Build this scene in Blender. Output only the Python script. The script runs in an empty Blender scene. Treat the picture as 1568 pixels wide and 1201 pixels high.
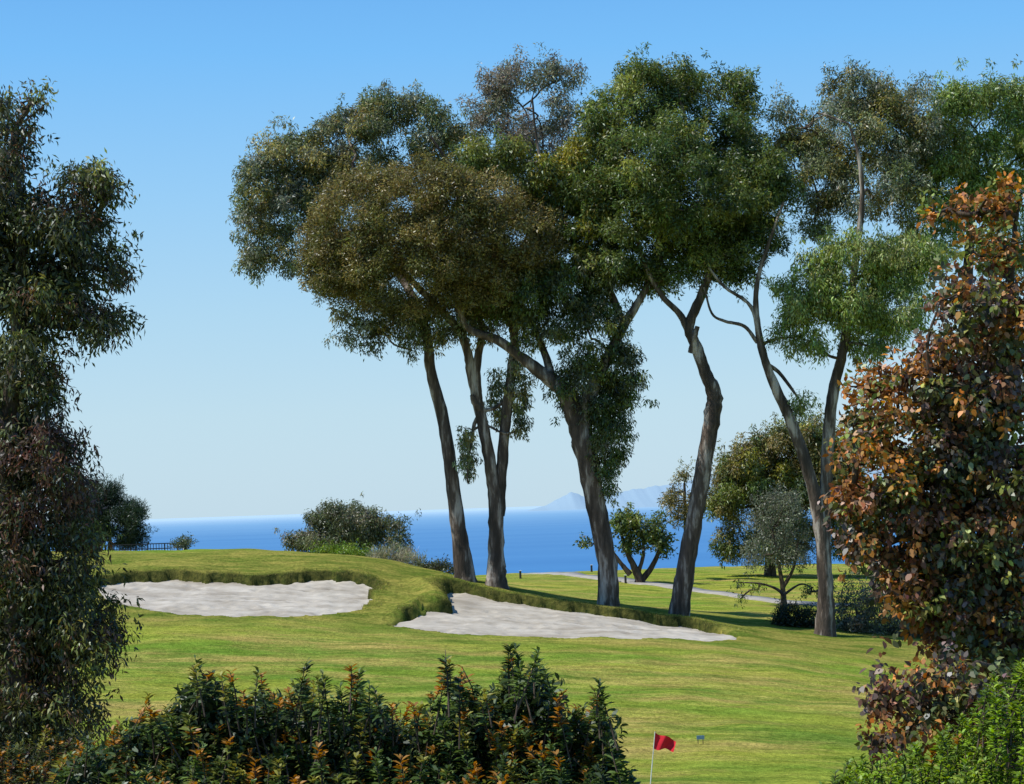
import bpy, math, numpy as np
from mathutils import Vector, Matrix
rng = np.random.default_rng(7)
# ------------------------------------------------------------------ camera
F_PX=3000.0; W0=1568.0; CX,CY=784.0,600.5
CAMZ=10.0
p=math.atan((776-600.5)/F_PX); a=math.radians(1.9)
R0=np.array([1,0,0.]); FW=np.array([0,math.cos(p),math.sin(p)]); U0=np.array([0,-math.sin(p),math.cos(p)])
RT=R0*math.cos(a)-U0*math.sin(a); UP=U0*math.cos(a)+R0*math.sin(a)
CAM=np.array([0,0,CAMZ])
scn=bpy.context.scene
cam=bpy.data.cameras.new("camera"); camo=bpy.data.objects.new("camera",cam); scn.collection.objects.link(camo)
cam.sensor_width=36; cam.lens=36*F_PX/W0; cam.clip_end=600000; cam.clip_start=0.1
m=Matrix((( RT[0],UP[0],-FW[0],0),(RT[1],UP[1],-FW[1],0),(RT[2],UP[2],-FW[2],CAMZ),(0,0,0,1)))
camo.matrix_world=m; scn.camera=camo
def P(px,py,d):
    """image pixel coordinates + assumed depth along the view axis -> world position"""
    return CAM+d*(FW+(px-CX)/F_PX*RT-(py-CY)/F_PX*UP)
def S(px,d): return px*d/F_PX
scn.view_settings.view_transform='Standard'
# ------------------------------------------------------------------ light
SUN_EL=58; SUN_AZ=-106
w=bpy.data.worlds.new("World"); scn.world=w; w.use_nodes=True
nt=w.node_tree; nt.nodes.clear()
sky=nt.nodes.new('ShaderNodeTexSky'); sky.sky_type='NISHITA'; sky.sun_disc=False
sky.sun_elevation=math.radians(SUN_EL); sky.sun_rotation=math.radians(SUN_AZ)
sky.altitude=50; sky.air_density=1.0; sky.dust_density=0.6; sky.ozone_density=2.0
tcw=nt.nodes.new('ShaderNodeTexCoord'); sp=nt.nodes.new('ShaderNodeSeparateXYZ'); nt.links.new(tcw.outputs['Generated'],sp.inputs[0])
rp=nt.nodes.new('ShaderNodeValToRGB'); nt.links.new(sp.outputs['Z'],rp.inputs[0]); E=rp.color_ramp.elements
K_=9.09
E[0].position=0.0; E[0].color=(0.56*.5,0.75*.5,0.88*.5,1)
E[1].position=0.6; E[1].color=(0.07*.5,0.25*.5,0.72*.5,1)
for ps,c_ in ((0.05,(0.53,0.75,0.89)),(0.10,(0.44,0.71,0.92)),(0.16,(0.32,0.64,0.97)),(0.23,(0.19,0.54,1.0)),(0.30,(0.12,0.40,0.88))):
    e=E.new(ps); e.color=(c_[0]*.5,c_[1]*.5,c_[2]*.5,1)
sc=nt.nodes.new('ShaderNodeVectorMath'); sc.operation='SCALE'; sc.inputs[3].default_value=2*K_; nt.links.new(rp.outputs[0],sc.inputs[0])
mxw=nt.nodes.new('ShaderNodeMix'); mxw.data_type='RGBA'; mxw.inputs[0].default_value=0.88
nt.links.new(sky.outputs[0],mxw.inputs[6]); nt.links.new(sc.outputs[0],mxw.inputs[7])
bg=nt.nodes.new('ShaderNodeBackground'); bg.inputs[1].default_value=0.11
out=nt.nodes.new('ShaderNodeOutputWorld')
nt.links.new(mxw.outputs[2],bg.inputs[0]); nt.links.new(bg.outputs[0],out.inputs[0])
sl=bpy.data.lights.new("sun",'SUN'); sl.energy=5.0; sl.angle=math.radians(0.5); sl.color=(1,0.965,0.89)
so=bpy.data.objects.new("sun",sl); scn.collection.objects.link(so)
ce=math.cos(math.radians(SUN_EL))
SD=Vector((math.sin(math.radians(SUN_AZ))*ce, math.cos(math.radians(SUN_AZ))*ce, math.sin(math.radians(SUN_EL))))
so.rotation_euler=SD.to_track_quat('Z','Y').to_euler(); so.location=(0,0,60)
# ------------------------------------------------------------------ helpers
def newobj(name,me,parent=None):
    o=bpy.data.objects.new(name,me); scn.collection.objects.link(o)
    if parent: o.parent=parent
    return o
def empty(name,loc=(0,0,0)):
    o=bpy.data.objects.new(name,None); scn.collection.objects.link(o); return o
def mesh_np(name,V,k=None,faces=None,mat=None,tint=None,smooth=False,parent=None):
    me=bpy.data.meshes.new(name); V=np.asarray(V,dtype=np.float32)
    nv=len(V); me.vertices.add(nv); me.vertices.foreach_set('co',V.ravel())
    if faces is None: idx=np.arange(nv,dtype=np.int32); nf=nv//k
    else: idx=np.asarray(faces,dtype=np.int32).ravel(); k=np.asarray(faces).shape[1]; nf=len(faces)
    me.loops.add(len(idx)); me.loops.foreach_set('vertex_index',idx)
    me.polygons.add(nf); me.polygons.foreach_set('loop_start',np.arange(nf,dtype=np.int32)*k)
    if smooth: me.polygons.foreach_set('use_smooth',np.ones(nf,dtype=bool))
    me.update(calc_edges=True)
    if tint is not None:
        at=me.attributes.new('tint','FLOAT_COLOR','POINT')
        c=np.ones((nv,4),dtype=np.float32); c[:,:3]=tint; at.data.foreach_set('color',c.ravel())
    if mat: me.materials.append(mat)
    return newobj(name,me,parent)
def N(nt,t,**kw):
    n=nt.nodes.new(t)
    for k_,v in kw.items(): setattr(n,k_,v)
    return n
def matbase(name):
    m_=bpy.data.materials.new(name); m_.use_nodes=True; t=m_.node_tree; t.nodes.clear()
    o=t.nodes.new('ShaderNodeOutputMaterial'); return m_,t,o
def leaf_mat(name,rough=0.5,trans=0.3,gl=0.06,val=1.5):
    m_,t,o=matbase(name)
    at=N(t,'ShaderNodeAttribute'); at.attribute_name='tint'
    df=N(t,'ShaderNodeBsdfDiffuse'); g=N(t,'ShaderNodeBsdfGlossy'); g.inputs['Roughness'].default_value=rough
    g.inputs[0].default_value=(0.9,0.95,1,1)
    m1=N(t,'ShaderNodeMixShader'); m1.inputs[0].default_value=gl
    tr=N(t,'ShaderNodeBsdfTranslucent'); mx=N(t,'ShaderNodeMixShader'); mx.inputs[0].default_value=trans
    hs=N(t,'ShaderNodeHueSaturation'); hs.inputs['Hue'].default_value=0.49; hs.inputs['Value'].default_value=val; hs.inputs['Saturation'].default_value=1.1
    t.links.new(at.outputs['Color'],df.inputs[0]); t.links.new(at.outputs['Color'],hs.inputs['Color'])
    t.links.new(hs.outputs[0],tr.inputs[0]); t.links.new(df.outputs[0],m1.inputs[1]); t.links.new(g.outputs[0],m1.inputs[2])
    t.links.new(m1.outputs[0],mx.inputs[1]); t.links.new(tr.outputs[0],mx.inputs[2]); t.links.new(mx.outputs[0],o.inputs[0])
    return m_
def noise_mat(name,c1,c2,scale,c3=None,mapscale=(1,1,1),rough=0.85,bump=0.3,bscale=None,contrast=(0.35,0.65)):
    m_,t,o=matbase(name)
    tc=N(t,'ShaderNodeNewGeometry'); mp=N(t,'ShaderNodeMapping'); mp.inputs['Scale'].default_value=mapscale
    t.links.new(tc.outputs['Position'],mp.inputs[0])
    n=N(t,'ShaderNodeTexNoise'); n.inputs['Scale'].default_value=scale; n.inputs['Detail'].default_value=8; n.inputs['Roughness'].default_value=0.6
    t.links.new(mp.outputs[0],n.inputs['Vector'])
    cr=N(t,'ShaderNodeValToRGB'); cr.color_ramp.elements[0].position=contrast[0]; cr.color_ramp.elements[1].position=contrast[1]
    cr.color_ramp.elements[0].color=(*c1,1); cr.color_ramp.elements[1].color=(*c2,1)
    if c3: e=cr.color_ramp.elements.new(0.5*(contrast[0]+contrast[1])); e.color=(*c3,1)
    t.links.new(n.outputs[0],cr.inputs[0])
    pb=N(t,'ShaderNodeBsdfPrincipled'); pb.inputs['Roughness'].default_value=rough; pb.inputs['Specular IOR Level'].default_value=0.2
    t.links.new(cr.outputs[0],pb.inputs['Base Color'])
    n2=N(t,'ShaderNodeTexNoise'); n2.inputs['Scale'].default_value=bscale or scale*3; n2.inputs['Detail'].default_value=6
    t.links.new(mp.outputs[0],n2.inputs['Vector'])
    b=N(t,'ShaderNodeBump'); b.inputs['Strength'].default_value=bump; b.inputs['Distance'].default_value=0.05
    t.links.new(n2.outputs[0],b.inputs['Height']); t.links.new(b.outputs[0],pb.inputs['Normal'])
    t.links.new(pb.outputs[0],o.inputs[0]); return m_
def unit(v): return v/np.maximum(np.linalg.norm(v,axis=-1,keepdims=True),1e-9)
def rdir(n): return unit(rng.normal(size=(n,3)))
# ------------------------------------------------------------------ terrain
def dropz(px,py,d): q=P(px,py,d); return (q[0],q[1],q[2])
ctrl=[]
for x in (-60,-25,0,25,60):
    ctrl+= [(x,-30,CAMZ-1.0),(x,0,CAMZ-1.9),(x*0.8,18,CAMZ-3.9),(x*0.8,31,CAMZ-5.7)]
for px in (-500,0,400,784,1200,1568,2100): ctrl.append(dropz(px,1204,48))
for t_ in [(-400,960,74),(200,957,74),(400,957,74),(600,978,73),(784,986,72),(950,992,72),(1125,997,72),(1300,1022,72),(1430,1038,72),(1700,1050,72),
 (-400,848,92),(0,845,92),(165,846,92),(300,843,92),(440,843,92),(560,852,90),(640,873,88),(784,905,86),(950,933,84),(1100,956,83),(1200,968,82),(1300,985,80),(1430,1000,79),(1568,1012,78),(1900,1030,78),
 (300,889,84),(520,892,84),(300,942,76.5),(520,940,77),(680,912,83),(640,955,77),
 (1000,930,95),(1200,946,95),(1500,950,95),(1000,877,130),(1200,879,130),(1500,880,130),(1900,880,130),(800,883,125),(880,878,132)]:
    ctrl.append(dropz(*t_))
for px,d,dr in [(-400,106,2.6),(0,106,2.6),(300,106,2.6),(500,106,2.9),(700,100,4.2),(-400,130,4.6),(0,130,4.6),(300,130,4.6),(600,130,4.6),(800,95,4.35),
                (-600,155,5.5),(300,155,5.5),(900,155,5.3),(1500,155,5.8),(2200,155,5.8)]:
    ctrl.append(((px-784)/F_PX*d,d,CAMZ-dr))
ctrl=np.array(ctrl); K=len(ctrl)
def phi(r2): return 0.5*r2*np.log(r2+1e-9)
def d2(A,B): return (A[:,None,0]-B[None,:,0])**2+(A[:,None,1]-B[None,:,1])**2
A_=phi(d2(ctrl,ctrl))+np.eye(K)*6.0
Q=np.c_[np.ones(K),ctrl[:,:2]]
M_=np.block([[A_,Q],[Q.T,np.zeros((3,3))]])
sol=np.linalg.solve(M_,np.r_[ctrl[:,2],np.zeros(3)])
def sstep(t): t=np.clip(t,0,1); return t*t*(3-2*t)
def hbase(x,y):
    x=np.atleast_1d(np.asarray(x,float)); y=np.atleast_1d(np.asarray(y,float))
    xc=np.clip(x,-60,60); yc=np.clip(y,-30,160)
    o=np.empty(len(x))
    for s in range(0,len(x),40000):
        q=np.c_[xc[s:s+40000],yc[s:s+40000]]
        o[s:s+40000]=phi(d2(q,ctrl))@sol[:K]+sol[K]+q@sol[K+1:]
    o+=0.05*np.sin(x*0.9+1.3*np.sin(y*0.35))*np.sin(y*0.55+0.7)+0.03*np.sin(x*2.1+y*0.7)*np.sin(y*1.3-x*0.4)
    o-=70*sstep((y-158-10*np.sin(x*0.03))/140)
    return o
def hit(px,py,d0=30,d1=150):
    ds=np.linspace(d0,d1,1500); pts=CAM+ds[:,None]*(FW+(px-CX)/F_PX*RT-(py-CY)/F_PX*UP)
    h=hbase(pts[:,0],pts[:,1]); k=np.argmax(pts[:,2]<h)
    return np.array([pts[k,0],pts[k,1],h[k]]),ds[k]
def smooth_closed(pts,n=6):
    pts=np.array(pts); m_=len(pts); o=[]
    for i in range(m_):
        p0,p1,p2,p3=pts[i-1],pts[i],pts[(i+1)%m_],pts[(i+2)%m_]
        for t in np.linspace(0,1,n,endpoint=False):
            o.append(0.5*((2*p1)+(-p0+p2)*t+(2*p0-5*p1+4*p2-p3)*t*t+(-p0+3*p1-3*p2+p3)*t**3))
    return np.array(o)
B1=[(150,892),(205,883),(260,881),(320,885),(380,888),(440,885),(500,882),(545,886),(574,898),(567,916),(558,931),(535,938),(480,943),(410,944),(330,943),(270,940),(225,933),(170,922)]
B2=[(600,957),(620,947),(650,937),(680,932),(688,924),(676,904),(700,901),(740,907),(780,916),(830,923),(880,930),(940,938),(1000,947),(1060,954),(1095,965),(1128,975),(1112,981),(1060,981),(980,979),(900,976),(800,975),(720,972),(650,966)]
polys=[]
for B in (B1,B2):
    polys.append(smooth_closed([hit(px,py,66,95)[0][:2] for px,py in B]))
def sdf(x,y,poly):
    """signed distance, negative inside"""
    A=poly; Bq=np.roll(poly,-1,axis=0)
    best=np.full(len(x),1e9); ins=np.zeros(len(x),bool)
    for (ax,ay),(bx,by) in zip(A,Bq):
        ex,ey=bx-ax,by-ay; t=np.clip(((x-ax)*ex+(y-ay)*ey)/(ex*ex+ey*ey+1e-12),0,1)
        best=np.minimum(best,(x-ax-t*ex)**2+(y-ay-t*ey)**2)
        c=((ay>y)!=(by>y))&(x<(bx-ax)*(y-ay)/((by-ay) if by!=ay else 1e-12)+ax); ins^=c
    dd=np.sqrt(best); return np.where(ins,-dd,dd)
def rear_factor(x,y,poly):
    cy=np.interp(x,*mid_lines[id(poly)]); return sstep((y-cy+0.3)/1.2)
mid_lines={}
for pl in polys:
    xs=np.linspace(pl[:,0].min(),pl[:,0].max(),40); ys=[]
    for xx in xs:
        c=pl[np.abs(pl[:,0]-xx)<0.9]; ys.append(0.5*(c[:,1].min()+c[:,1].max()) if len(c) else pl[:,1].mean())
    mid_lines[id(pl)]=(xs,np.array(ys))
def hfull(x,y):
    h=hbase(x,y); rough=np.zeros(len(h)); sdm=np.full(len(h),50.)
    for pl in polys:
        b=(x>pl[:,0].min()-6)&(x<pl[:,0].max()+6)&(y>pl[:,1].min()-6)&(y<pl[:,1].max()+6)
        if not b.any(): continue
        xb,yb=x[b],y[b]; wob=0.09*np.sin(xb*3.1+yb*2)+0.07*np.sin(xb*7.3+yb*4)+0.04*np.sin(xb*15+yb*9)
        s=sdf(xb,yb,pl)+wob; rf=rear_factor(xb,yb,pl)
        lip=np.exp(-((s-0.4)/1.1)**2)*(0.02+0.17*rf)
        # the turf shoulder standing over the left end of the right-hand bunker
        if pl is polys[1]: lip+=0.28*np.exp(-((xb-pl[:,0].min()-1.3)/1.3)**2)*np.exp(-((s-0.5)/0.8)**2)*rf
        lip=np.where(s<0.0,0.0+lip*np.clip(1+s/0.12,0,1),lip)
        carve=0.85*sstep(-s/0.16)
        h[b]+=lip-carve
        rough[b]=np.maximum(rough[b],(0.1+0.85*rf)*np.clip(1.2-np.abs(s)/(0.15+0.16*rf),0,1)); sdm[b]=np.minimum(sdm[b],s)
    return h,rough,sdm
xl=np.r_[-4000,-1500,-600,-300,-180,-120,np.arange(-90,-28,1.0),np.arange(-28,20,0.13),np.arange(20,90,1.0),120,180,300,600,1500,4000]
yl=np.r_[-3000,-800,-200,-60,np.arange(-30,40,1.5),np.arange(40,70,0.6),np.arange(70,94,0.11),np.arange(94,160,1.0),np.arange(160,300,4),320,400]
X,Y=np.meshgrid(xl,yl); xf,yf=X.ravel(),Y.ravel()
hz,rough,sdm=hfull(xf,yf)
rid=sstep((yf-74)/4)*sstep((93-yf)/3)*sstep((xf+30)/6)
near=np.exp(-np.maximum(sdm,0)/2.5)*0.5
nx,ny=len(xl),len(yl)
I=np.arange(nx*ny).reshape(ny,nx); faces=np.stack([I[:-1,:-1],I[:-1,1:],I[1:,1:],I[1:,:-1]],-1).reshape(-1,4)
gm,t,o=matbase("turf")
geo=N(t,'ShaderNodeNewGeometry'); at=N(t,'ShaderNodeAttribute'); at.attribute_name='tint'
def noise(scale,detail=6,mscale=(1,1,1),rot=0,rough=0.62):
    mp=N(t,'ShaderNodeMapping'); mp.inputs['Scale'].default_value=mscale; mp.inputs['Rotation'].default_value=(0,0,rot)
    t.links.new(geo.outputs['Position'],mp.inputs[0])
    n=N(t,'ShaderNodeTexNoise'); n.inputs['Scale'].default_value=scale; n.inputs['Detail'].default_value=detail; n.inputs['Roughness'].default_value=rough
    t.links.new(mp.outputs[0],n.inputs['Vector']); return n
def ramp(src,p0,c0,p1,c1):
    r=N(t,'ShaderNodeValToRGB'); r.color_ramp.elements[0].position=p0; r.color_ramp.elements[1].position=p1
    r.color_ramp.elements[0].color=(*c0,1); r.color_ramp.elements[1].color=(*c1,1); t.links.new(src,r.inputs[0]); return r
def mix(fac,A,B,bt='MIX'):
    x=N(t,'ShaderNodeMix'); x.data_type='RGBA'; x.blend_type=bt
    if isinstance(fac,(int,float)): x.inputs[0].default_value=fac
    else: t.links.new(fac,x.inputs[0])
    for s,i in ((A,6),(B,7)):
        if isinstance(s,tuple): x.inputs[i].default_value=(*s,1)
        else: t.links.new(s,x.inputs[i])
    return x.outputs[2]
c=ramp(noise(0.14,7,(0.5,1.5,1)).outputs[0],0.40,(0.175,0.27,0.035),0.60,(0.33,0.34,0.052)).outputs[0]
c=mix(ramp(noise(0.26,9,(0.35,1.3,1),0.12,0.7).outputs[0],0.44,(0,0,0),0.60,(1,1,1)).outputs[0],c,(0.42,0.325,0.095))
c=mix(ramp(noise(0.45,9,(0.3,1.3,1),-0.1,0.72).outputs[0],0.49,(0,0,0),0.62,(0.85,0.85,0.85)).outputs[0],c,(0.125,0.215,0.03))
c=mix(1.0,c,ramp(noise(1.6,10,(0.45,1.3,1),0,0.75).outputs[0],0.34,(0.58,0.62,0.56),0.66,(1.34,1.32,1.3)).outputs[0],'MULTIPLY')
c=mix(1.0,c,ramp(noise(12,5,(0.6,1,1),0,0.8).outputs[0],0.32,(0.4,0.45,0.4),0.68,(1.5,1.48,1.5)).outputs[0],'MULTIPLY')
sep=N(t,'ShaderNodeSeparateColor'); t.links.new(at.outputs['Color'],sep.inputs[0])
rg2=ramp(noise(0.8,9,(0.5,1.3,1),0,0.7).outputs[0],0.40,(0.10,0.15,0.022),0.60,(0.32,0.275,0.065)).outputs[0]
rg2=mix(1.0,rg2,ramp(noise(6,8,(1,1,1),0,0.75).outputs[0],0.32,(0.4,0.45,0.4),0.68,(1.5,1.5,1.45)).outputs[0],'MULTIPLY')
c=mix(sep.outputs[1],c,rg2)
rg=ramp(noise(4,6).outputs[0],0.38,(0.025,0.035,0.012),0.66,(0.11,0.105,0.03)).outputs[0]
c=mix(sep.outputs[0],c,rg)
pb=N(t,'ShaderNodeBsdfDiffuse')
t.links.new(c,pb.inputs[0])
b=N(t,'ShaderNodeBump'); b.inputs['Strength'].default_value=1.0; b.inputs['Distance'].default_value=0.14
t.links.new(noise(6,9,(1,1,1),0,0.7).outputs[0],b.inputs['Height']); t.links.new(b.outputs[0],pb.inputs['Normal']); t.links.new(pb.outputs[0],o.inputs[0])
g2=np.clip(rid*0.8+near,0,0.9)
ground=mesh_np("ground",np.c_[xf,yf,hz],faces=faces,mat=gm,tint=np.c_[rough,g2,rough],smooth=True)
# sand
sandm=noise_mat("sand",(0.30,0.26,0.20),(0.49,0.445,0.365),0.9,mapscale=(0.6,1.4,1),bump=0.6,bscale=5,rough=0.95)
for pl in polys:
    xs=np.arange(pl[:,0].min()-0.3,pl[:,0].max()+0.3,0.12); ys=np.arange(pl[:,1].min()-0.3,pl[:,1].max()+0.3,0.12)
    X,Y=np.meshgrid(xs,ys); x,y=X.ravel(),Y.ravel(); s=sdf(x,y,pl); rf=rear_factor(x,y,pl)
    z=hbase(x,y)-0.07-0.15*rf+0.03*np.sin(x*1.1+y)*np.sin(y*1.2)+0.012*np.sin(x*4.1-y*3)*np.sin(y*3.7+x)+0.006*rng.normal(size=len(x))
    for _ in range(220):
        cx,cy=rng.uniform(x.min(),x.max()),rng.uniform(y.min(),y.max()); r2=((x-cx)/0.2)**2+((y-cy)/0.2)**2; z-=0.05*np.exp(-r2)-0.02*np.exp(-((np.sqrt(r2)-1.6)/0.5)**2)
    I=np.arange(len(x)).reshape(X.shape); f=np.stack([I[:-1,:-1],I[:-1,1:],I[1:,1:],I[1:,:-1]],-1).reshape(-1,4)
    keep=(s[f]<0.12).all(1)
    mesh_np("sand_bunker",np.c_[x,y,z],faces=f[keep],mat=sandm,smooth=True)
# ------------------------------------------------------------------ leaves / trees
DIA=np.array([(0,0,0),(0.42,0.5,0.06),(1,0,-0.1),(0.42,-0.5,0.06)])
HEX=np.array([(0,0,0),(0.28,0.42,0.08),(0.66,0.40,0.06),(1,0,-0.12),(0.66,-0.40,0.06),(0.28,-0.42,0.08)])
def leafverts(Pn,A,Nn,L,asp,tpl):
    A=unit(A); Bv=unit(np.cross(A,Nn)); Nn=np.cross(Bv,A); L=L[:,None,None]
    return (Pn[:,None,:]+L*(tpl[None,:,0:1]*A[:,None,:]+asp*tpl[None,:,1:2]*Bv[:,None,:]+tpl[None,:,2:3]*Nn[:,None,:])).reshape(-1,3)
class Tree:
    def __init__(s): s.nodes=[]; s.rad=[]; s.V=[]; s.Fc=[]; s.nv=0; s.LV=[]; s.LT=[]; s.k=4
    def tube(s,pts,rad,sides=8,rough=0.0):
        pts=np.array(pts); n=len(pts); T=np.gradient(pts,axis=0); T=unit(T)
        ref=np.array([0,1,0.]) if abs(T.mean(0)[1])<0.8 else np.array([1,0,0.])
        b1=unit(np.cross(T,ref)); b2=np.cross(T,b1); an=np.linspace(0,2*np.pi,sides,endpoint=False)
        rr=np.array(rad)[:,None]*(1+rough*rng.normal(size=(n,sides)))
        ring=pts[:,None,:]+rr[:,:,None]*(np.cos(an)[None,:,None]*b1[:,None,:]+np.sin(an)[None,:,None]*b2[:,None,:])
        i=np.arange(n-1)[:,None]*sides; j=np.arange(sides)[None,:]; j2=(j+1)%sides
        f=np.stack([i+j,i+j2,i+sides+j2,i+sides+j],-1).reshape(-1,4)+s.nv
        s.V.append(ring.reshape(-1,3)); s.Fc.append(f); s.nv+=n*sides
    def limb(s,pts,rad,sub=6,sides=12,rough=0.06,wob=0.0,nodes_from=0.0):
        pts=np.array(pts,float); n=len(pts); e=np.vstack([2*pts[0]-pts[1],pts,2*pts[-1]-pts[-2]]); o=[];r=[]
        for i in range(n-1):
            p0,p1,p2,p3=e[i:i+4]
            for t in np.linspace(0,1,sub,endpoint=False):
                o.append(0.5*((2*p1)+(-p0+p2)*t+(2*p0-5*p1+4*p2-p3)*t*t+(-p0+3*p1-3*p2+p3)*t**3)); r.append(rad[i]*(1-t)+rad[i+1]*t)
        o.append(pts[-1]); r.append(rad[-1]); o=np.array(o); r=np.array(r)
        if wob: o[1:-1]+=rng.normal(size=(len(o)-2,3))*wob
        s.tube(o,r,sides,rough)
        k=int(len(o)*nodes_from)
        s.nodes+=list(o[k:]); s.rad+=list(r[k:])
    def connect(s,tgt,rend=0.02,rmul=1.0):
        if not s.nodes: return
        nd=np.array(s.nodes); dv=tgt-nd; L=np.linalg.norm(dv,axis=1)
        k=np.argmin(L+0.7*np.maximum(0,-dv[:,2])); L=L[k]
        if L<0.15: return
        r0=min(s.rad[k]*0.7,(0.02+0.022*L)*rmul); r0=max(r0,rend); p0=nd[k]; d=tgt-p0
        q1=p0+d*0.33+rng.normal(size=3)*0.07*L+np.array([0,0,0.03*L]); q2=p0+d*0.68+rng.normal(size=3)*0.07*L+np.array([0,0,0.03*L])
        s.limb([p0,q1,q2,tgt],[r0,r0*0.75+rend*.25,r0*.5+rend*.5,rend],sub=3,sides=6,rough=0.02)
    def clump(s,c,R,n,L,asp,droop,col,zs=0.75,tpl=DIA,jit=0.35,outw=0.5,shell=0.5):
        o=rdir(n); r=rng.random(n)**shell; Pn=c+o*r[:,None]*R*np.array([1,1,zs])
        if droop>0: Pn[:,2]-=rng.random(n)**3*R*droop*0.8
        A=outw*o+rng.normal(size=(n,3))*0.55; A[:,2]-=droop
        Nn=0.9*o+rng.normal(size=(n,3))*0.55+np.array([0,0,0.45])
        s.LV.append(leafverts(Pn,A,Nn,L*rng.uniform(0.6,1.35,n),asp,tpl)); s.k=len(tpl)
        tint=np.array(col)[None,:]*(1+jit*rng.normal(size=(n,1))).clip(0.4,2.0)*(1+0.08*rng.normal(size=(n,3)))
        s.LT.append(np.repeat(tint.clip(0.003,1),len(tpl),axis=0))
    def crown(s,blobs,d,pal,R=0.7,dens=220,L=0.24,asp=0.3,droop=0.5,cover=1.0,depth=None,tpl=DIA,twig=0.5,zs=0.75,inner=0.5,jit=0.35,spray=2):
        cs=[]
        for bl in blobs:
            px,py,rx,ry=bl[:4]; dd=bl[4] if len(bl)>4 else 0.0; cv=bl[5] if len(bl)>5 else 1.0
            c=P(px,py,d+dd); ax,az=S(rx,d+dd),S(ry,d+dd); ay=depth if depth else min(0.9*max(ax,az),4.0)
            s.connect(c-np.array([0,0,az*0.3]),0.04,1.5)
            area=4*np.pi*((ax*ay)**1.6/3+(ax*az)**1.6/3+(ay*az)**1.6/3)**(1/1.6)
            n=max(3,int(cover*cv*area/(R*R*2.3)))
            o=rdir(n); r=(inner+(1-inner)*rng.random(n)**0.6)
            C=c+o*r[:,None]*np.array([max(ax-R*.5,.1),ay,max(az-R*.45,.1)])
            cs+=[(q,o_) for q,o_ in zip(C,o)]
        cs.sort(key=lambda q:np.min(np.linalg.norm(np.array(s.nodes)-q[0],axis=1)) if s.nodes else 0)
        pc=np.array([q[0] for q in pal]); pw=np.array([q[1] for q in pal],float); pw/=pw.sum()
        for q,o_ in cs:
            Rc=R*rng.uniform(0.55,1.4)
            if rng.random()<twig: s.connect(q,0.012,0.8)
            col=pc[rng.choice(len(pc),p=pw)]*rng.uniform(0.7,1.35)
            s.clump(q,Rc,int(dens*Rc*Rc/0.5),L,asp,droop,col,zs=zs,tpl=tpl,jit=jit)
            for _ in range(spray):
                e=q+(o_*0.6+rng.normal(size=3)*0.45)*Rc
                s.clump(e,Rc*0.35,int(dens*Rc*Rc*0.10/0.5)+4,L,asp,droop+0.2,col*1.1,zs=1.2,tpl=tpl,jit=jit)
    def build(s,name,bark,leaf):
        e=empty(name)
        if s.V: mesh_np("trunk_and_limbs",np.vstack(s.V),faces=np.vstack(s.Fc),mat=bark,smooth=True,parent=e)
        if s.LV: mesh_np("foliage",np.vstack(s.LV),k=s.k,mat=leaf,tint=np.vstack(s.LT),parent=e)
        return e
def path(pts,d,base=True,ws=0.92):
    out_=[];r=[]
    for i,q in enumerate(pts):
        dd=d+(q[3] if len(q)>3 else 0); w_=P(q[0],q[1],dd); out_.append(w_); r.append(S(q[2],dd)/2*ws)
    if base:
        b0=out_[0].copy(); z=hbase(b0[0],b0[1])[0]
        out_[0][2]=z+0.15; r[0]*=1.12
        out_.insert(0,np.array([out_[0][0],out_[0][1],z-0.5])); r.insert(0,r[0]*1.35)
    return out_,r
bark_e=noise_mat("eucalyptus_bark",(0.05,0.038,0.029),(0.44,0.38,0.32),1.2,c3=(0.115,0.085,0.065),mapscale=(2.2,2.2,0.4),bump=1.0,bscale=8,contrast=(0.40,0.64))
bark_d=noise_mat("dark_bark",(0.03,0.022,0.017),(0.12,0.09,0.065),3,mapscale=(2,2,0.5),bump=0.7,bscale=12)
leaf_e=leaf_mat("eucalyptus_leaf",0.4,0.27,0.045,1.6)
leaf_g=leaf_mat("glossy_leaf",0.42,0.28,0.045,1.5)
GREY=[((0.17,0.195,0.09),3),((0.11,0.135,0.05),3),((0.235,0.21,0.062),2.5),((0.20,0.22,0.145),2)]
OLIVE=[((0.17,0.145,0.043),4),((0.20,0.168,0.056),3),((0.13,0.13,0.037),3)]
DARK=[((0.072,0.11,0.027),4),((0.115,0.15,0.034),3),((0.185,0.205,0.046),2)]
DKR=[((0.065,0.08,0.031),3),((0.095,0.105,0.043),2)]
LIGHT=[((0.22,0.29,0.065),3),((0.16,0.225,0.06),3),((0.28,0.32,0.10),2)]
YEL=[((0.24,0.225,0.035),3),((0.17,0.19,0.035),3)]
BRN=[((0.19,0.165,0.115),3),((0.155,0.165,0.09),3),((0.23,0.205,0.15),2)]
EK=dict(L=0.185,asp=0.3)
# --- T1 : leaning tree feeding far-left crown
T=Tree()
pt,r=path([(712,888,32),(702,810,25),(690,720,22),(678,640,20),(660,570,18),(654,520,17,0),(640,470,15,1),(600,400,12,2),(560,320,9,3),(540,250,6,3)],87)
T.limb(pt,r,nodes_from=0.72)
T.limb([P(600,400,89),P(520,360,90),P(450,310,91)],[.16,.11,.06],nodes_from=0.2)
T.limb([P(650,490,88),P(690,380,90),P(700,280,91),P(660,210,91)],[.2,.16,.1,.05],nodes_from=0.2)
T.crown([(398,290,50,72,2),(395,375,40,36,2,.8),(465,235,60,44,3),(440,330,60,56,2,.85),(545,190,62,48,3),(600,160,58,38,4,.9),(655,195,56,52,4,.8),(560,260,80,58,4,.85),(700,235,60,60,4,.9),(420,240,34,34,2,.8),(440,395,38,28,2,.6),(500,300,50,50,3,.7)],89,GREY,cover=0.78,R=0.62,droop=0.5,dens=310,**EK)
T.build("eucalyptus_tree",bark_e,leaf_e)
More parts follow.
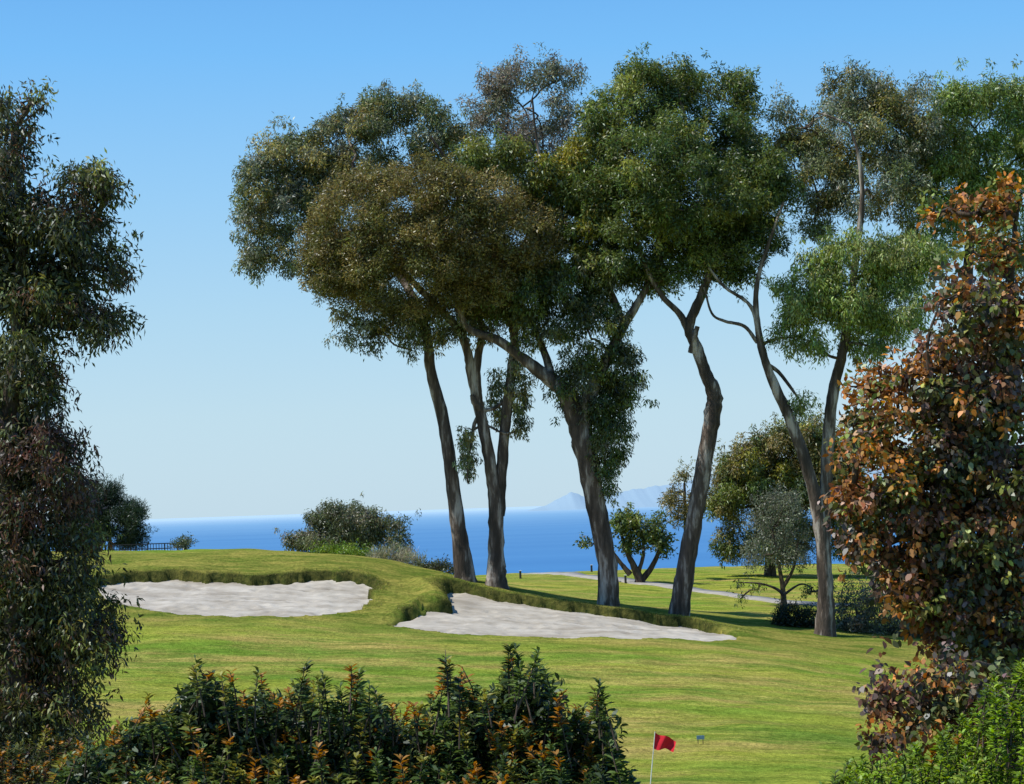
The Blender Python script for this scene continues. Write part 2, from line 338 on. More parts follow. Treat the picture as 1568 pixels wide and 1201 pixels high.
# --- T2 : twin stem with dense olive dome
T=Tree()
pt,r=path([(760,900,36),(760,850,27),(759,790,25),(755,740,21),(745,680,19),(733,620,18),(722,575,17),(716,540,15),(702,505,14),(660,460,12,-1),(610,410,9,-2)],86)
T.limb(pt,r,nodes_from=0.78)
pt,_=path([(763,790,22),(768,720,19),(774,650,18),(782,580,17),(788,520,15),(770,450,13,-1),(720,380,9,-1)],86.2,base=False); T.limb(pt,_,nodes_from=0.65)
pt,_=path([(733,620,15),(730,560,13),(738,510,12),(730,470,10)],86,base=False); T.limb(pt,_,nodes_from=0.5)
T.limb([P(738,630,86),P(726,615,85.8),P(722,605,85.7)],[.22,.14,.07])
T.crown([(575,345,105,92,-2,.8),(655,335,108,96,-2.5,.8),(735,355,105,95,-2,.8),(805,370,66,82,-1,.8),(540,405,80,60,-1.5,.8),(640,420,125,66,-2,.8),(760,430,90,56,-1,.8),(498,400,42,52,-1,.8)],86,OLIVE,cover=1.2,R=0.55,droop=0.05,L=0.145,asp=0.32,inner=0.82,zs=0.8,dens=440,spray=1)
T.crown([(600,485,70,38,0,.8),(555,510,36,28,0,.55),(630,530,36,22,0,.5),(690,495,60,34,0,.8),(760,485,50,36,0,.8),(528,480,28,26,0,.6)],86,GREY+DKR,cover=0.8,R=0.5,droop=0.8,dens=250,**EK)
T.crown([(795,590,22,56,.5,.6),(715,690,16,46,0,.6),(798,650,15,26,0,.5),(765,610,16,50,1,.5),(718,735,11,20,0,.5)],86,GREY,cover=0.8,R=0.36,droop=1.1,dens=240,**EK)
T.build("eucalyptus_tree",bark_e,leaf_e)
# --- T3 : thick stem, shaggy trunk
T=Tree()
pt,r=path([(932,925,34),(928,850,32),(910,760,33),(896,690,38),(880,630,38),(860,595,28),(828,570,22),(795,545,17),(760,520,15),(720,505,12),(700,470,8)],84.5)
T.limb(pt,r,nodes_from=0.5)
pt,_=path([(890,680,32),(898,620,26),(925,560,19),(955,500,16),(985,450,12),(1010,400,9),(1000,320,6)],84.5,base=False); T.limb(pt,_,nodes_from=0.3)
pt,_=path([(955,500,14),(930,440,12),(890,390,10),(860,330,8),(830,250,6),(820,200,4),(815,150,3)],85,base=False); T.limb(pt,_,nodes_from=0.2)
T.limb([P(848,590,84.5),P(830,530,85),P(800,470,85.5)],[.2,.15,.08])
T.crown([(810,165,84,78,3,.7),(775,130,48,42,3,.7),(858,112,40,34,3,.8),(740,165,38,40,3,.6),(830,215,64,44,2,.7)],86,BRN,cover=0.78,R=0.52,droop=0.35,L=0.165,asp=.3,dens=230,twig=0.95)
T.crown([(760,240,70,40,1),(850,280,80,52,1),(900,250,50,50,1),(880,335,66,56,0),(870,395,50,40,0,.9)],85,YEL+DARK,cover=0.88,R=0.58,dens=300,**EK)
T.crown([(905,500,66,64,0,.75),(900,590,54,56,0,.8),(935,660,34,60,0,.85),(955,570,28,60,0,.75),(862,590,34,36,0,.5),(875,445,66,48,0,.9),(830,500,42,40,0,.75),(930,728,13,34,0,.8),(790,455,64,40,0,.8),(930,410,54,36,0,.9),(985,420,36,30,0,.7)],84.5,DKR+DARK,cover=0.9,R=0.5,droop=0.9,dens=280,**EK)
T.build("eucalyptus_tree",bark_e,leaf_e)
# --- T4
T=Tree()
pt,r=path([(1040,942,32),(1052,860,29),(1066,780,28),(1080,700,26),(1090,640,27),(1094,605,26),(1080,570,21),(1066,530,19),(1055,500,17),(1075,450,15),(1095,390,12),(1090,310,10),(1060,220,7),(1040,150,4)],84)
T.limb(pt,r,nodes_from=0.62)
pt,_=path([(1056,510,14),(1040,480,11),(1015,455,9),(990,410,8),(970,340,7),(960,250,5),(970,170,4)],84,base=False); T.limb(pt,_,nodes_from=0.3)
T.limb([P(1085,420,84),P(1120,380,84.5),P(1150,320,85),P(1140,230,85)],[.16,.13,.1,.05])
T.limb([P(1060,540,84),P(1064,515,83.8),P(1068,500,83.8)],[.2,.12,.1])
T.crown([(985,148,72,55,1),(930,195,48,55,1),(1050,130,48,40,1),(1122,145,38,44,2),(1095,215,80,62,1),(1005,245,98,74,-1),(1130,305,80,74,0),(965,335,86,60,0,.9),(1070,360,90,58,1),(1155,370,52,50,0,.9),(915,290,44,55,0,.9),(1060,290,92,70,-2,.9),(955,400,54,36,0,.7),(1168,265,44,50,0),(1110,400,60,34,0,.75),(1025,415,46,28,0,.65)],84.5,DARK,cover=0.93,R=0.64,droop=0.25,dens=320,**EK)
T.build("eucalyptus_tree",bark_e,leaf_e)
# --- T5
T=Tree()
pt,r=path([(1264,975,32),(1264,900,26),(1258,820,24),(1243,740,21),(1213,650,19),(1186,590,16),(1168,540,13),(1158,480,10),(1160,430,8),(1178,370,6),(1200,310,4)],83)
T.limb(pt,r,nodes_from=0.6)
pt,_=path([(1262,830,22),(1265,740,21),(1269,660,20),(1276,600,19),(1290,540,16),(1300,480,14),(1310,400,12),(1320,310,9),(1315,240,6),(1300,190,3)],83.3,base=False); T.limb(pt,_,nodes_from=0.4)
pt,_=path([(1160,525,7),(1140,500,6),(1110,492,5),(1090,480,4),(1078,440,3)],83,base=False); T.limb(pt,_,nodes_from=.9)
pt,_=path([(1163,525,7),(1150,470,6),(1110,440,5),(1085,410,4)],83,base=False); T.limb(pt,_,nodes_from=.9)
T.crown([(1205,185,38,42,3,.7),(1310,140,56,42,3),(1375,150,54,48,3),(1290,210,86,60,3,.9),(1340,285,86,62,2,.95),(1250,280,54,50,2,.9),(1400,220,54,54,3,.9),(1245,345,30,28,2,.6),(1215,240,40,40,3,.7)],84,GREY,cover=0.88,R=0.58,droop=0.5,dens=290,L=0.175,asp=.29)
T.crown([(1300,395,82,44,0),(1385,400,60,54,0),(1235,445,52,48,0),(1290,465,64,42,0),(1215,505,36,42,0,.7),(1370,465,66,50,0),(1250,530,34,24,0,.5),(1330,520,54,32,0,.6),(1222,600,9,34,0,.4)],83,LIGHT,cover=0.85,R=0.55,droop=1.0,dens=300,**EK)
T.build("eucalyptus_tree",bark_e,leaf_e)
# --- T6 far right light green
T=Tree()
pt,r=path([(1480,985,34),(1475,850,28),(1470,650,24),(1480,450,18),(1490,300,12),(1500,210,5)],88); T.limb(pt,r,nodes_from=0.5)
T.crown([(1470,165,62,40,0),(1535,150,56,46,0),(1440,225,74,54,0),(1530,250,64,80,1,.9),(1600,200,60,80,0),(1450,290,60,50,0,.9),(1430,360,60,50,0,.9),(1560,360,80,60,2,.9)],88,LIGHT,cover=0.9,R=0.62,droop=0.6,dens=300,**EK)
T.build("eucalyptus_tree",bark_e,leaf_e)
# ------------------------------------------------------------------ background trees & shrubs
def shrub(name,blobs,d,pal,leaf=leaf_e,bark=bark_d,trunk=None,**kw):
    T=Tree()
    if trunk:
        for i,tr in enumerate(trunk):
            pt,r=path(tr,d,base=(i==0)); T.limb(pt,r,nodes_from=0.3,sides=8)
    else:
        b=blobs[0]; c=P(b[0],b[1],d); z=hbase(c[0],c[1])[0]; T.limb([(c[0],c[1],z-0.3),(c[0]+.1,c[1],0.5*(z+c[2])),c],[0.12,0.09,0.05],sides=6)
    T.crown(blobs,d,pal,**kw); return T.build(name,bark,leaf)
shrub("coastal_oak_tree",[(530,798,66,30),(460,828,32,20),(590,812,40,32),(520,825,70,27),(500,786,40,18),(614,838,16,22)],112,[((0.12,0.135,0.06),3),((0.09,0.11,0.045),2),((0.16,0.15,0.09),1)],trunk=[[(535,870,14),(530,830,10),(525,800,6)]],R=0.5,dens=250,L=0.18,cover=1.0,spray=1)
shrub("green_shrub",[(525,850,44,17),(496,850,20,11),(552,853,22,12)],95,[((0.12,0.20,0.02),2),((0.17,0.24,0.03),1)],R=0.35,dens=300,L=0.12,cover=1.3,droop=-0.3)
shrub("dry_shrub",[(600,850,32,18),(628,860,24,12),(580,854,20,12)],94,[((0.36,0.33,0.22),2),((0.20,0.21,0.10),2)],R=0.3,dens=200,L=0.2,asp=0.12,cover=1.0,droop=-0.9)
shrub("low_shrub",[(670,868,30,9),(700,872,20,8),(645,866,18,8)],98,[((0.05,0.06,0.025),2),((0.10,0.11,0.045),1)],R=0.3,dens=220,L=0.15,droop=0)
shrub("monterey_pine_tree",[(165,790,42,40),(203,800,22,36),(172,752,10,18),(140,775,36,42),(200,828,26,16),(120,820,50,30)],104,[((0.025,0.045,0.019),3),((0.04,0.06,0.025),1)],R=0.45,dens=400,L=0.18,asp=0.16,droop=-0.4,cover=1.6,spray=1)
shrub("low_shrub",[(281,833,20,9)],98,[((0.07,0.09,0.04),1)],R=0.3,dens=320,L=0.13,droop=0)
shrub("coral_tree",[(965,805,30,22),(1005,815,28,24),(945,800,18,14),(985,835,40,18,0,.6),(1018,840,14,18,0,.6),(895,830,9,9,0,.5)],118,DARK,trunk=[[(980,895,15),(972,870,12),(960,845,8),(950,815,4)],[(982,890,11),(1000,865,9),(1012,835,6),(1015,810,3)],[(965,880,10),(950,862,7),(935,840,4)],[(976,880,8),(985,850,6),(983,815,3)]],R=0.5,dens=130,L=0.22,asp=0.5,cover=0.75,droop=0.1)
shrub("eucalyptus_tree",[(1050,728,13,16,0,.6),(1025,765,16,18,0,.6),(1045,790,20,25,0,.6),(1035,750,14,12,0,.6),(1065,770,16,22)],122,OLIVE,trunk=[[(1052,880,9),(1050,820,7),(1048,740,4)]],R=0.5,dens=180,droop=0.3,L=.2)
shrub("eucalyptus_tree",[(1140,710,50,36),(1190,680,42,34),(1235,665,45,30),(1115,760,40,45),(1180,750,60,50),(1240,730,60,60),(1200,820,60,40),(1290,700,50,50),(1110,830,26,30,0,.7),(1300,800,50,60)],126,OLIVE+YEL+DARK,trunk=[[(1180,890,18),(1178,800,14),(1170,720,8)]],R=0.8,dens=230,L=0.23,cover=1.0)
shrub("peppermint_tree",[(1190,790,50,44),(1170,840,40,34),(1215,835,36,40),(1195,765,36,24)],104,[((0.15,0.165,0.105),3),((0.11,0.12,0.07),2)],trunk=[[(1200,925,10),(1198,895,8),(1190,850,5),(1180,800,3)],[(1199,900,7),(1215,870,5),(1222,830,3)]],R=0.45,dens=130,L=0.15,cover=0.8)
shrub("round_shrub",[(1212,945,28,20),(1238,950,22,20),(1200,955,18,14)],86,[((0.02,0.033,0.012),3),((0.04,0.055,0.025),1)],R=0.3,dens=330,L=0.13,droop=-0.2,cover=1.4)
shrub("grey_shrub",[(1310,930,36,50),(1350,950,45,48),(1400,965,40,40),(1300,965,26,30),(1440,960,50,50),(1500,970,50,60)],86,[((0.15,0.155,0.10),3),((0.10,0.11,0.055),2),((0.20,0.15,0.10),1)],R=0.4,dens=220,L=0.14,cover=1.1,droop=0)
shrub("young_tree",[(1135,892,14,8,0,.6),(1160,900,16,10,0,.5),(1135,915,8,5,0,.5),(1240,905,16,14,0,.6),(1265,900,20,14)],92,DARK,trunk=[[(1200,940,7),(1198,910,6),(1170,895,3),(1135,892,2)],[(1199,912,5),(1225,895,3),(1245,900,2)]],R=0.25,dens=130,L=0.16,cover=0.6)
shrub("hedge",[(-60+i*-130,790+10*math.sin(i),90,60) for i in range(3)],104,DKR+DARK,R=0.8,dens=130,L=0.3)
shrub("hedge",[(1640+i*130,860+10*math.sin(i),90,110) for i in range(3)],100,DKR+OLIVE,R=0.8,dens=130,L=0.3)
# ------------------------------------------------------------------ foreground trees
T=Tree()
pt,r=path([(20,1100,46),(25,900,40),(10,700,34),(30,500,26),(30,330,16),(20,200,8)],30); T.limb(pt,r,nodes_from=0.3)
T.limb([P(25,560,30),P(90,430,30.3),P(150,330,30.5),(P(165,270,30.5))],[.12,.08,.05,.02])
FGL=[((0.05,0.058,0.022),4),((0.085,0.095,0.032),3),((0.14,0.08,0.045),1.6),((0.17,0.18,0.05),1.2)]
RED=[((0.15,0.075,0.05),2),((0.10,0.06,0.04),3),((0.08,0.085,0.033),3)]
KL=dict(R=0.27,L=0.105,asp=0.3,droop=0.8,jit=0.5)
T.crown([(20,180,36,42,0,.9),(55,150,20,14,0,.4),(10,280,45,70),(70,330,50,50),(130,280,44,32,0,.8),(165,275,26,24,0,.7),(125,350,50,45,0,.9),(165,400,34,45,0,.7),(60,440,65,60),(130,480,45,40,0,.9),(170,490,24,36,0,.5),(60,540,55,55),(75,600,30,40,0,.9),(20,850,70,70),(105,840,55,65),(40,920,80,80),(120,930,62,70),(155,985,40,50,0,.9),(40,1050,90,80),(100,1100,60,65),(30,1170,90,60)],30,FGL,dens=370,cover=1.1,depth=0.9,twig=0.4,**KL)
T.crown([(30,680,70,70),(85,690,45,50),(60,770,60,50),(110,740,30,55,0,.7)],30,RED,dens=370,cover=1.1,depth=0.9,twig=0.4,**KL)
T.crown([(-5,380,75,240),(0,720,95,180),(50,950,105,180),(30,1130,90,90),(90,420,60,110,0,.8)],30.4,FGL[:2],R=0.4,dens=280,L=0.14,asp=0.4,droop=0.7,cover=1.4,depth=0.7,jit=0.5,twig=0.05,inner=0.1,spray=0)
T.build("foreground_eucalyptus_tree",bark_d,leaf_g)
T=Tree()
pt,r=path([(1560,1150,40),(1545,950,34),(1530,750,26),(1540,560,18),(1550,400,10),(1560,300,5)],25); T.limb(pt,r,nodes_from=0.2)
T.limb([P(1540,900,25),P(1460,820,25),P(1380,720,25.2),P(1330,620,25.3)],[.09,.06,.04,.015])
T.limb([P(1535,780,25),P(1450,650,24.7),P(1420,540,24.5),P(1440,460,24.5)],[.08,.05,.025,.008])
FGR=[((0.10,0.115,0.045),3),((0.21,0.10,0.05),3),((0.36,0.165,0.045),2.4),((0.19,0.20,0.05),2),((0.15,0.11,0.085),2.5)]
ORG=[((0.42,0.18,0.035),3),((0.28,0.13,0.04),2),((0.17,0.19,0.045),2)]
T.crown([(1480,460,55,55,0,.7),(1540,480,50,70,0,.9),(1440,540,50,45,0,.7),(1400,600,55,45,0,.8),(1480,620,80,70),(1335,660,45,45),(1430,700,80,70),(1530,720,80,80),(1315,760,38,50,0,.9),(1390,800,70,70),(1490,830,90,80),(1335,840,38,40,0,.8),(1430,910,70,60),(1530,920,70,80),(1375,890,40,40,0,.7),(1490,980,70,40,0,.8),(1550,1010,60,60)],25,FGR,R=0.22,dens=290,L=0.095,asp=0.66,droop=0.5,cover=0.95,depth=0.8,jit=0.55,tpl=HEX,twig=0.6)
T.crown([(1545,295,34,34,0,.7),(1460,320,24,24,0,.3),(1425,320,16,30,0,.3),(1530,365,55,50,0,.7),(1500,310,34,28,0,.4),(1330,585,44,30,0,.7),(1400,560,44,28,0,.6),(1350,640,40,36,-.4,.5),(1310,700,30,40,-.3,.5),(1370,720,44,40,-.8,.5)],25,ORG,R=0.18,dens=230,L=0.085,asp=0.62,droop=0.2,cover=0.9,depth=0.6,jit=0.5,tpl=HEX,twig=0.9)
T.crown([(1480,760,130,160,0.3),(1540,560,60,120,0.3),(1480,900,130,90,.3)],25,FGR,R=0.3,dens=260,L=0.11,asp=0.72,droop=0.5,cover=1.0,depth=0.6,jit=0.5,tpl=HEX,twig=0.1,inner=0.1,spray=0)
T.crown([(1480,1080,80,50,0,1),(1400,1100,60,50,0,.9),(1365,1060,40,50,0,.6),(1540,1100,50,70),(1345,1130,40,30,0,.5),(1440,1030,60,40,0,.7)],22,FGR,R=0.2,dens=240,L=0.09,asp=0.7,droop=0.3,cover=0.85,depth=0.5,jit=0.55,tpl=HEX,twig=0.9)
T.build("foreground_bronze_leaf_tree",bark_d,leaf_g)
def shoots(T,tops,d,pal,L=0.085,asp=0.42,length=0.45,nl=26,spread=0.5,young=0.35,yc=(0.40,0.20,0.035)):
    pc=np.array([q[0] for q in pal]); pw=np.array([q[1] for q in pal],float); pw/=pw.sum()
    for tp in tops:
        px,py,dd=tp; tip=P(px,py,d+dd); ln=length*rng.uniform(0.6,1.3)
        lean=np.array([rng.normal()*0.26,rng.normal()*0.26,-1.0]); base=tip+lean*ln*1.6
        T.tube([base,tip+lean*ln*0.7+rng.normal(size=3)*0.01,tip],[0.010,0.007,0.003],5)
        n=int(nl*ln/length*rng.uniform(0.8,1.2)); tt=rng.random(n)**0.85; az=rng.random(n)*2*np.pi
        Pn=tip+lean*(tt*ln)[:,None]; rad=np.c_[np.cos(az),np.sin(az),np.zeros(n)]
        upf=1.0-1.1*tt; A=rad+np.c_[np.zeros(n),np.zeros(n),upf]; Nn=rad*(-0.6)*upf[:,None]+np.array([0,0,1.0])+rng.normal(size=(n,3))*0.25
        LL=L*rng.uniform(0.7,1.25,n)*(0.6+0.5*np.sqrt(tt))
        T.LV.append(leafverts(Pn,A,Nn,LL,asp,HEX)); T.k=6
        col=pc[rng.choice(len(pc),p=pw)]; tint=col[None,:]*(1+0.3*rng.normal(size=(n,1))).clip(.4,2)
        if rng.random()<young:
            k=tt<rng.uniform(.25,.75); cc_=np.array(yc) if rng.random()<.65 else np.array([0.28,0.27,0.05]); tint[k]=cc_*rng.uniform(.6,1.2,(k.sum(),1))
        T.LT.append(np.repeat(tint,6,axis=0))
SH=[((0.07,0.115,0.028),4),((0.105,0.16,0.038),3),((0.05,0.08,0.025),3),((0.16,0.19,0.045),1.8)]
outline=[(130,1130),(180,1100),(220,1060),(260,1070),(300,1005),(330,1030),(350,1020),(380,1060),(400,1025),(440,1040),(470,1010),(490,1030),(520,1050),(545,1015),(570,1040),(600,1070),(640,1065),(685,990),(700,1020),(740,1050),(780,980),(800,1010),(830,985),(850,1040),(880,1080),(905,1040),(920,1060),(930,1120),(960,1170),(1000,1200)]
ox=np.array([q[0] for q in outline]); oy=np.array([q[1] for q in outline])
T=Tree(); tops=[]
for q in outline:
    for _ in range(3): tops.append((q[0]+rng.normal()*8,q[1]+abs(rng.normal())*14,rng.uniform(-.4,.4)))
for i in range(1250):
    px=rng.uniform(90,1000); y0=np.interp(px,ox,oy)+25; u=rng.random()**1.1; py=y0+u*(1290-y0)
    tops.append((px,py,1.3-3.0*u+rng.normal()*0.35))
shoots(T,tops,19,SH,nl=40,length=0.34,L=0.105,asp=0.42,young=0.42)
for i in range(260):
    px=rng.uniform(110,960); y0=np.interp(px,ox,oy)+60; py=rng.uniform(y0,1300)
    T.clump(P(px,py,19.5),0.26,140,0.09,0.45,0.0,(0.045,0.07,0.022),tpl=HEX)
for q in [(250,1350),(450,1350),(650,1350),(850,1350)]:
    b0=P(q[0],q[1],19.3); z=hbase(b0[0],b0[1])[0]; T.limb([(b0[0],b0[1],z-.3),b0,P(q[0]+20,1180,19.3)],[.06,.045,.02],sides=6)
T.build("toyon_shrub",bark_d,leaf_g)
T=Tree(); tops=[]
for i in range(620):
    px=rng.uniform(1240,1640); y0=np.interp(px,[1240,1290,1350,1420,1480,1530,1600],[1215,1165,1150,1130,1090,1020,1000]); u=rng.random(); py=y0+u*(1290-y0)
    tops.append((px,py,0.8-2.0*u+rng.normal()*0.3))
shoots(T,tops,20,[((0.20,0.32,0.025),3),((0.25,0.35,0.035),2),((0.11,0.18,0.025),3)],nl=34,length=0.28,young=0.05,L=.09)
b0=P(1500,1350,20); z=hbase(b0[0],b0[1])[0]; T.limb([(b0[0],b0[1],z-.3),b0,P(1510,1200,20)],[.06,.045,.02],sides=6)
T.build("bright_green_shrub",bark_d,leaf_g)
T=Tree(); tops=[]
for i in range(300):
    px=rng.uniform(-80,260); y0=1110+0.2*abs(px-60); u=rng.random(); tops.append((px,y0+u*(1290-y0),0.8-1.5*u))
shoots(T,tops,21,[((0.065,0.08,0.027),3),((0.12,0.135,0.04),2),((0.12,0.07,0.035),1)],nl=30,length=0.3)
b0=P(60,1350,21); z=hbase(b0[0],b0[1])[0]; T.limb([(b0[0],b0[1],z-.3),b0,P(60,1200,21)],[.06,.045,.02],sides=6)
T.build("olive_shrub",bark_d,leaf_g)
# ------------------------------------------------------------------ rough grass on bunker lips
V=[];C=[]
for pl in polys:
    n=26000; x=rng.uniform(pl[:,0].min()-1.5,pl[:,0].max()+1.5,n*3); y=rng.uniform(pl[:,1].min()-1.5,pl[:,1].max()+2,n*3)
    h,ro,sd=hfull(x,y); rf=rear_factor(x,y,pl); k=(sd>-0.08)&(sd<0.10+0.5*rf)&(rng.random(len(x))<0.25+0.6*rf); x,y,h,rf=x[k],y[k],h[k],rf[k]; n=len(x)
    Pn=np.c_[x,y,h-0.01]; A=np.c_[rng.normal(size=n)*.4,rng.normal(size=n)*.4-0.6,np.ones(n)*.8]
    V.append(leafverts(Pn,A,rdir(n),rng.uniform(.02,.09,n)*(0.5+0.7*rf),0.16,DIA))
    c=np.array([0.14,0.18,0.03])*rng.uniform(.35,1.5,(n,1)); dry=rng.random(n)<.35; c[dry]=np.array([0.34,0.28,0.10])*rng.uniform(.5,1.2,(dry.sum(),1)); C.append(np.repeat(c,4,axis=0))
mesh_np("rough_grass",np.vstack(V),k=4,mat=leaf_e,tint=np.vstack(C))
# ------------------------------------------------------------------ cart path
pathm=noise_mat("path_concrete",(0.26,0.24,0.20),(0.38,0.35,0.30),2,bump=0.2)
cl=[hit(px,py,95,150)[0] for px,py in [(800,878),(868,880),(905,884),(960,890),(1030,898),(1100,908),(1170,918),(1240,926),(1330,930)]]
cl=np.array(cl); cc=[]
for i in range(len(cl)-1):
    for t_ in np.linspace(0,1,10,endpoint=False): cc.append(cl[i]*(1-t_)+cl[i+1]*t_)
cc=np.array(cc); cc[:,0:2]=np.array([np.convolve(np.pad(cc[:,j],8,mode='edge'),np.ones(17)/17,'valid') for j in range(2)]).T
tg=unit(np.gradient(cc[:,:2],axis=0)); nr=np.c_[-tg[:,1],tg[:,0]]
rows=[]
for off,dz in ((-0.9,-0.1),(-0.9,0.04),(0,0.05),(0.9,0.04),(0.9,-0.1)):
    xy=cc[:,:2]+nr*off; rows.append(np.c_[xy,hbase(xy[:,0],xy[:,1])+dz])
Vp=np.stack(rows,1); n_,m_=Vp.shape[:2]; I=np.arange(n_*m_).reshape(n_,m_)
mesh_np("cart_path",Vp.reshape(-1,3),faces=np.stack([I[:-1,:-1],I[1:,:-1],I[1:,1:],I[:-1,1:]],-1).reshape(-1,4),mat=pathm)
# ------------------------------------------------------------------ small objects
def plain(name,col,rough=0.5,var=0.15):
    return noise_mat(name,tuple(c_*(1-var) for c_ in col),tuple(min(1,c_*(1+var)) for c_ in col),8,rough=rough,bump=0.05)
white=plain("white_paint",(0.75,0.75,0.72)); red=plain("red_cloth",(0.62,0.02,0.035),0.8); iron=plain("dark_iron",(0.03,0.03,0.03)); wood=plain("post_wood",(0.05,0.045,0.04)); blue=plain("sign_blue",(0.12,0.22,0.28)); yel=plain("yellow_paint",(0.7,0.5,0.05))
def box(name,c,s,mat,parent,rot=0):
    import bmesh
    bm=bmesh.new(); bmesh.ops.create_cube(bm,size=1.0); bmesh.ops.scale(bm,vec=s,verts=bm.verts)
    bmesh.ops.bevel(bm,geom=bm.edges[:],offset=min(s)*0.15,segments=2,affect='EDGES')
    bmesh.ops.rotate(bm,matrix=Matrix.Rotation(rot,3,'Z'),verts=bm.verts)
    me=bpy.data.meshes.new(name); bm.to_mesh(me); bm.free(); me.materials.append(mat); o_=newobj(name,me,parent); o_.location=c; return o_
e=empty("golf_flag"); top=P(1003,1120,43); bx=P(996,1201,43); b3=bx+(bx-top)*0.4
zb=hbase(b3[0],b3[1])[0]; k=(zb-top[2])/(bx[2]-top[2]); base=top+(bx-top)*k
T=Tree(); T.tube([base-np.array([0,0,.15]),base,(base+top)/2,top],[0.013,0.013,0.011,0.009],10)
mesh_np("pole",T.V[0],faces=T.Fc[0],mat=white,smooth=True,parent=e)
T=Tree(); T.tube([top,top+(top-base)*0.012],[0.016,0.012],10); mesh_np("pole_cap",T.V[0],faces=T.Fc[0],mat=yel,smooth=True,parent=e)
nu,nv_=24,14; ax=unit((base-top)[None])[0]; Vf=[]
for i in range(nu):
    for j in range(nv_):
        u=i/(nu-1); v=j/(nv_-1)
        q=top+ax*(0.02+0.36*v)+np.array([0.46*u,0.06*math.sin(u*9+v*2)*u**.5,-0.20*u-0.025*math.sin(u*8)])+np.array([-0.03*u*v,0,0.14*u*v]); Vf.append(q)
I=np.arange(nu*nv_).reshape(nu,nv_); mesh_np("cloth",np.array(Vf),faces=np.stack([I[:-1,:-1],I[1:,:-1],I[1:,1:],I[:-1,1:]],-1).reshape(-1,4),mat=red,smooth=True,parent=e)
cq=base; T=Tree(); T.tube([cq+np.array([0,0,.006]),cq-np.array([0,0,.1])],[0.054,0.054],16); mesh_np("cup",T.V[0],faces=T.Fc[0],mat=white,parent=e)
q,dq=hit(1073,1140,40,75); e=empty("yardage_sign")
box("panel",(q[0],q[1],q[2]+0.19),(0.22,0.03,0.11),blue,e); box("stake_1",(q[0]-.07,q[1]+.03,q[2]+0.06),(0.02,0.02,0.2),iron,e); box("stake_2",(q[0]+.07,q[1]+.03,q[2]+0.06),(0.02,0.02,0.2),iron,e)
for px,py in ((797,886),(958,893),(906,876)):
    q,dq=hit(px,py,90,150); e=empty("marker_post"); box("post",(q[0],q[1],q[2]+.2),(0.13,0.13,0.5),wood,e); box("cap",(q[0],q[1],q[2]+.47),(0.16,0.16,0.04),white,e)
e=empty("railing_fence"); xa=P(150,835,101)[0]; xb=P(262,833,101)[0]; zt=P(230,833,101)[2]
ng=26
for i in range(ng+1):
    x=xa+(xb-xa)*i/ng; z0=hbase(x,101)[0]; th=0.06 if i%6==0 else 0.03
    box("picket_%d"%i,(x,101,(z0+zt)/2-.05),(th,th,zt-z0+0.1),iron,e)
for z in (zt,zt-0.25): box("rail",((xa+xb)/2,101-.035,z),(xb-xa,0.04,0.05),iron,e)
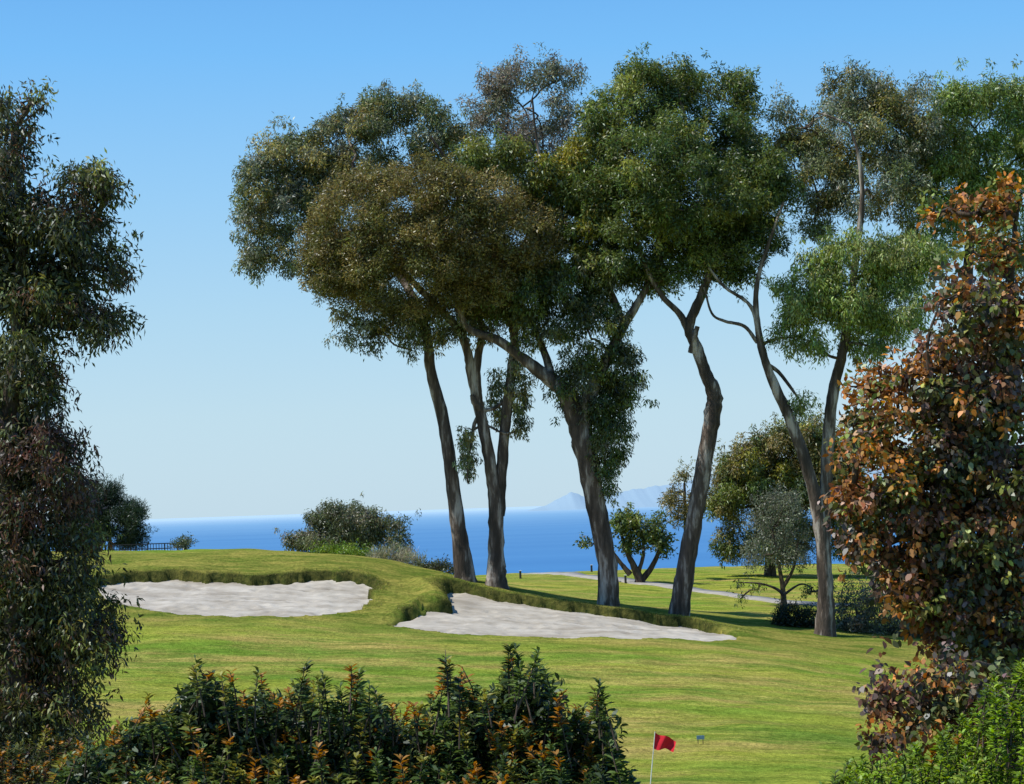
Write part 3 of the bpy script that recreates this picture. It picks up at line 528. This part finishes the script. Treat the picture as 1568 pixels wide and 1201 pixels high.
# ------------------------------------------------------------------ sea and far coast
sm,t,o=matbase("sea_water_with_haze"); geo=N(t,'ShaderNodeNewGeometry'); ln=N(t,'ShaderNodeVectorMath'); ln.operation='LENGTH'; t.links.new(geo.outputs['Position'],ln.inputs[0])
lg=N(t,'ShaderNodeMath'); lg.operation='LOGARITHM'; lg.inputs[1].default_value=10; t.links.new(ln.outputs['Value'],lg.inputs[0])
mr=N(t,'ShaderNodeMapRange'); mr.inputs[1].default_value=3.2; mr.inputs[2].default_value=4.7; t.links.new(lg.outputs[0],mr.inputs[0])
cr=N(t,'ShaderNodeValToRGB'); E=cr.color_ramp.elements; E[0].position=0; E[0].color=(0.048,0.175,0.36,1); E[1].position=1; E[1].color=(0.37,0.50,0.57,1)  # distance haze and reflected sky painted into the water's base colour, paler far out
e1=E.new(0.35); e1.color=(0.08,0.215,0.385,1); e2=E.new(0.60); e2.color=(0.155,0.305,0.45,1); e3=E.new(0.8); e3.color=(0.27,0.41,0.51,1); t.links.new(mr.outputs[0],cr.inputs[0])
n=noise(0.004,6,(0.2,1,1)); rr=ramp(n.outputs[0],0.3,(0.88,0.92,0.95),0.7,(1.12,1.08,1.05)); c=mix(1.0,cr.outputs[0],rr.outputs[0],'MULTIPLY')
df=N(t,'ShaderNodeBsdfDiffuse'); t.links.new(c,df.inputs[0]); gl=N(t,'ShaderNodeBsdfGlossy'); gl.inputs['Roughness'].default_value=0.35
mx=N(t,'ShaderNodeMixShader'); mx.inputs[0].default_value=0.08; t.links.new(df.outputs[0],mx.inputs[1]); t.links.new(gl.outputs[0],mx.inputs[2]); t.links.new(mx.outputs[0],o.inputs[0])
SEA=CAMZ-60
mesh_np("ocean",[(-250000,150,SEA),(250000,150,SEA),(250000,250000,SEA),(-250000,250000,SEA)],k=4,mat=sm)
him=noise_mat("hazy_hills",(0.245,0.35,0.42),(0.26,0.365,0.435),0.0003,bump=0.0,rough=1.0)  # pale blue of the air haze is put into the hills' base colour
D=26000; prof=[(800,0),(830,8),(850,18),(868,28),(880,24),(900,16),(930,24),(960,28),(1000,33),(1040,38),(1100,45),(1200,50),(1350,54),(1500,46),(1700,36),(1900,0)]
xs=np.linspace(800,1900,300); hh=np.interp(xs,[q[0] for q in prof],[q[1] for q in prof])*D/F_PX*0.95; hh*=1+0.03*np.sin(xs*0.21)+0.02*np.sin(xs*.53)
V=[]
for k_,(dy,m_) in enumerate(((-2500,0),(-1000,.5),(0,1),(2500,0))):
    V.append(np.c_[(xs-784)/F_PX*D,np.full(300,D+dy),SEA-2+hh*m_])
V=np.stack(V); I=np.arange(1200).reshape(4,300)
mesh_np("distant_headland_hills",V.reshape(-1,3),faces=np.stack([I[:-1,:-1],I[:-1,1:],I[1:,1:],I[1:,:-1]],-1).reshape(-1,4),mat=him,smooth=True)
print("faces", sum(len(o_.data.polygons) for o_ in bpy.data.objects if o_.type=='MESH'))
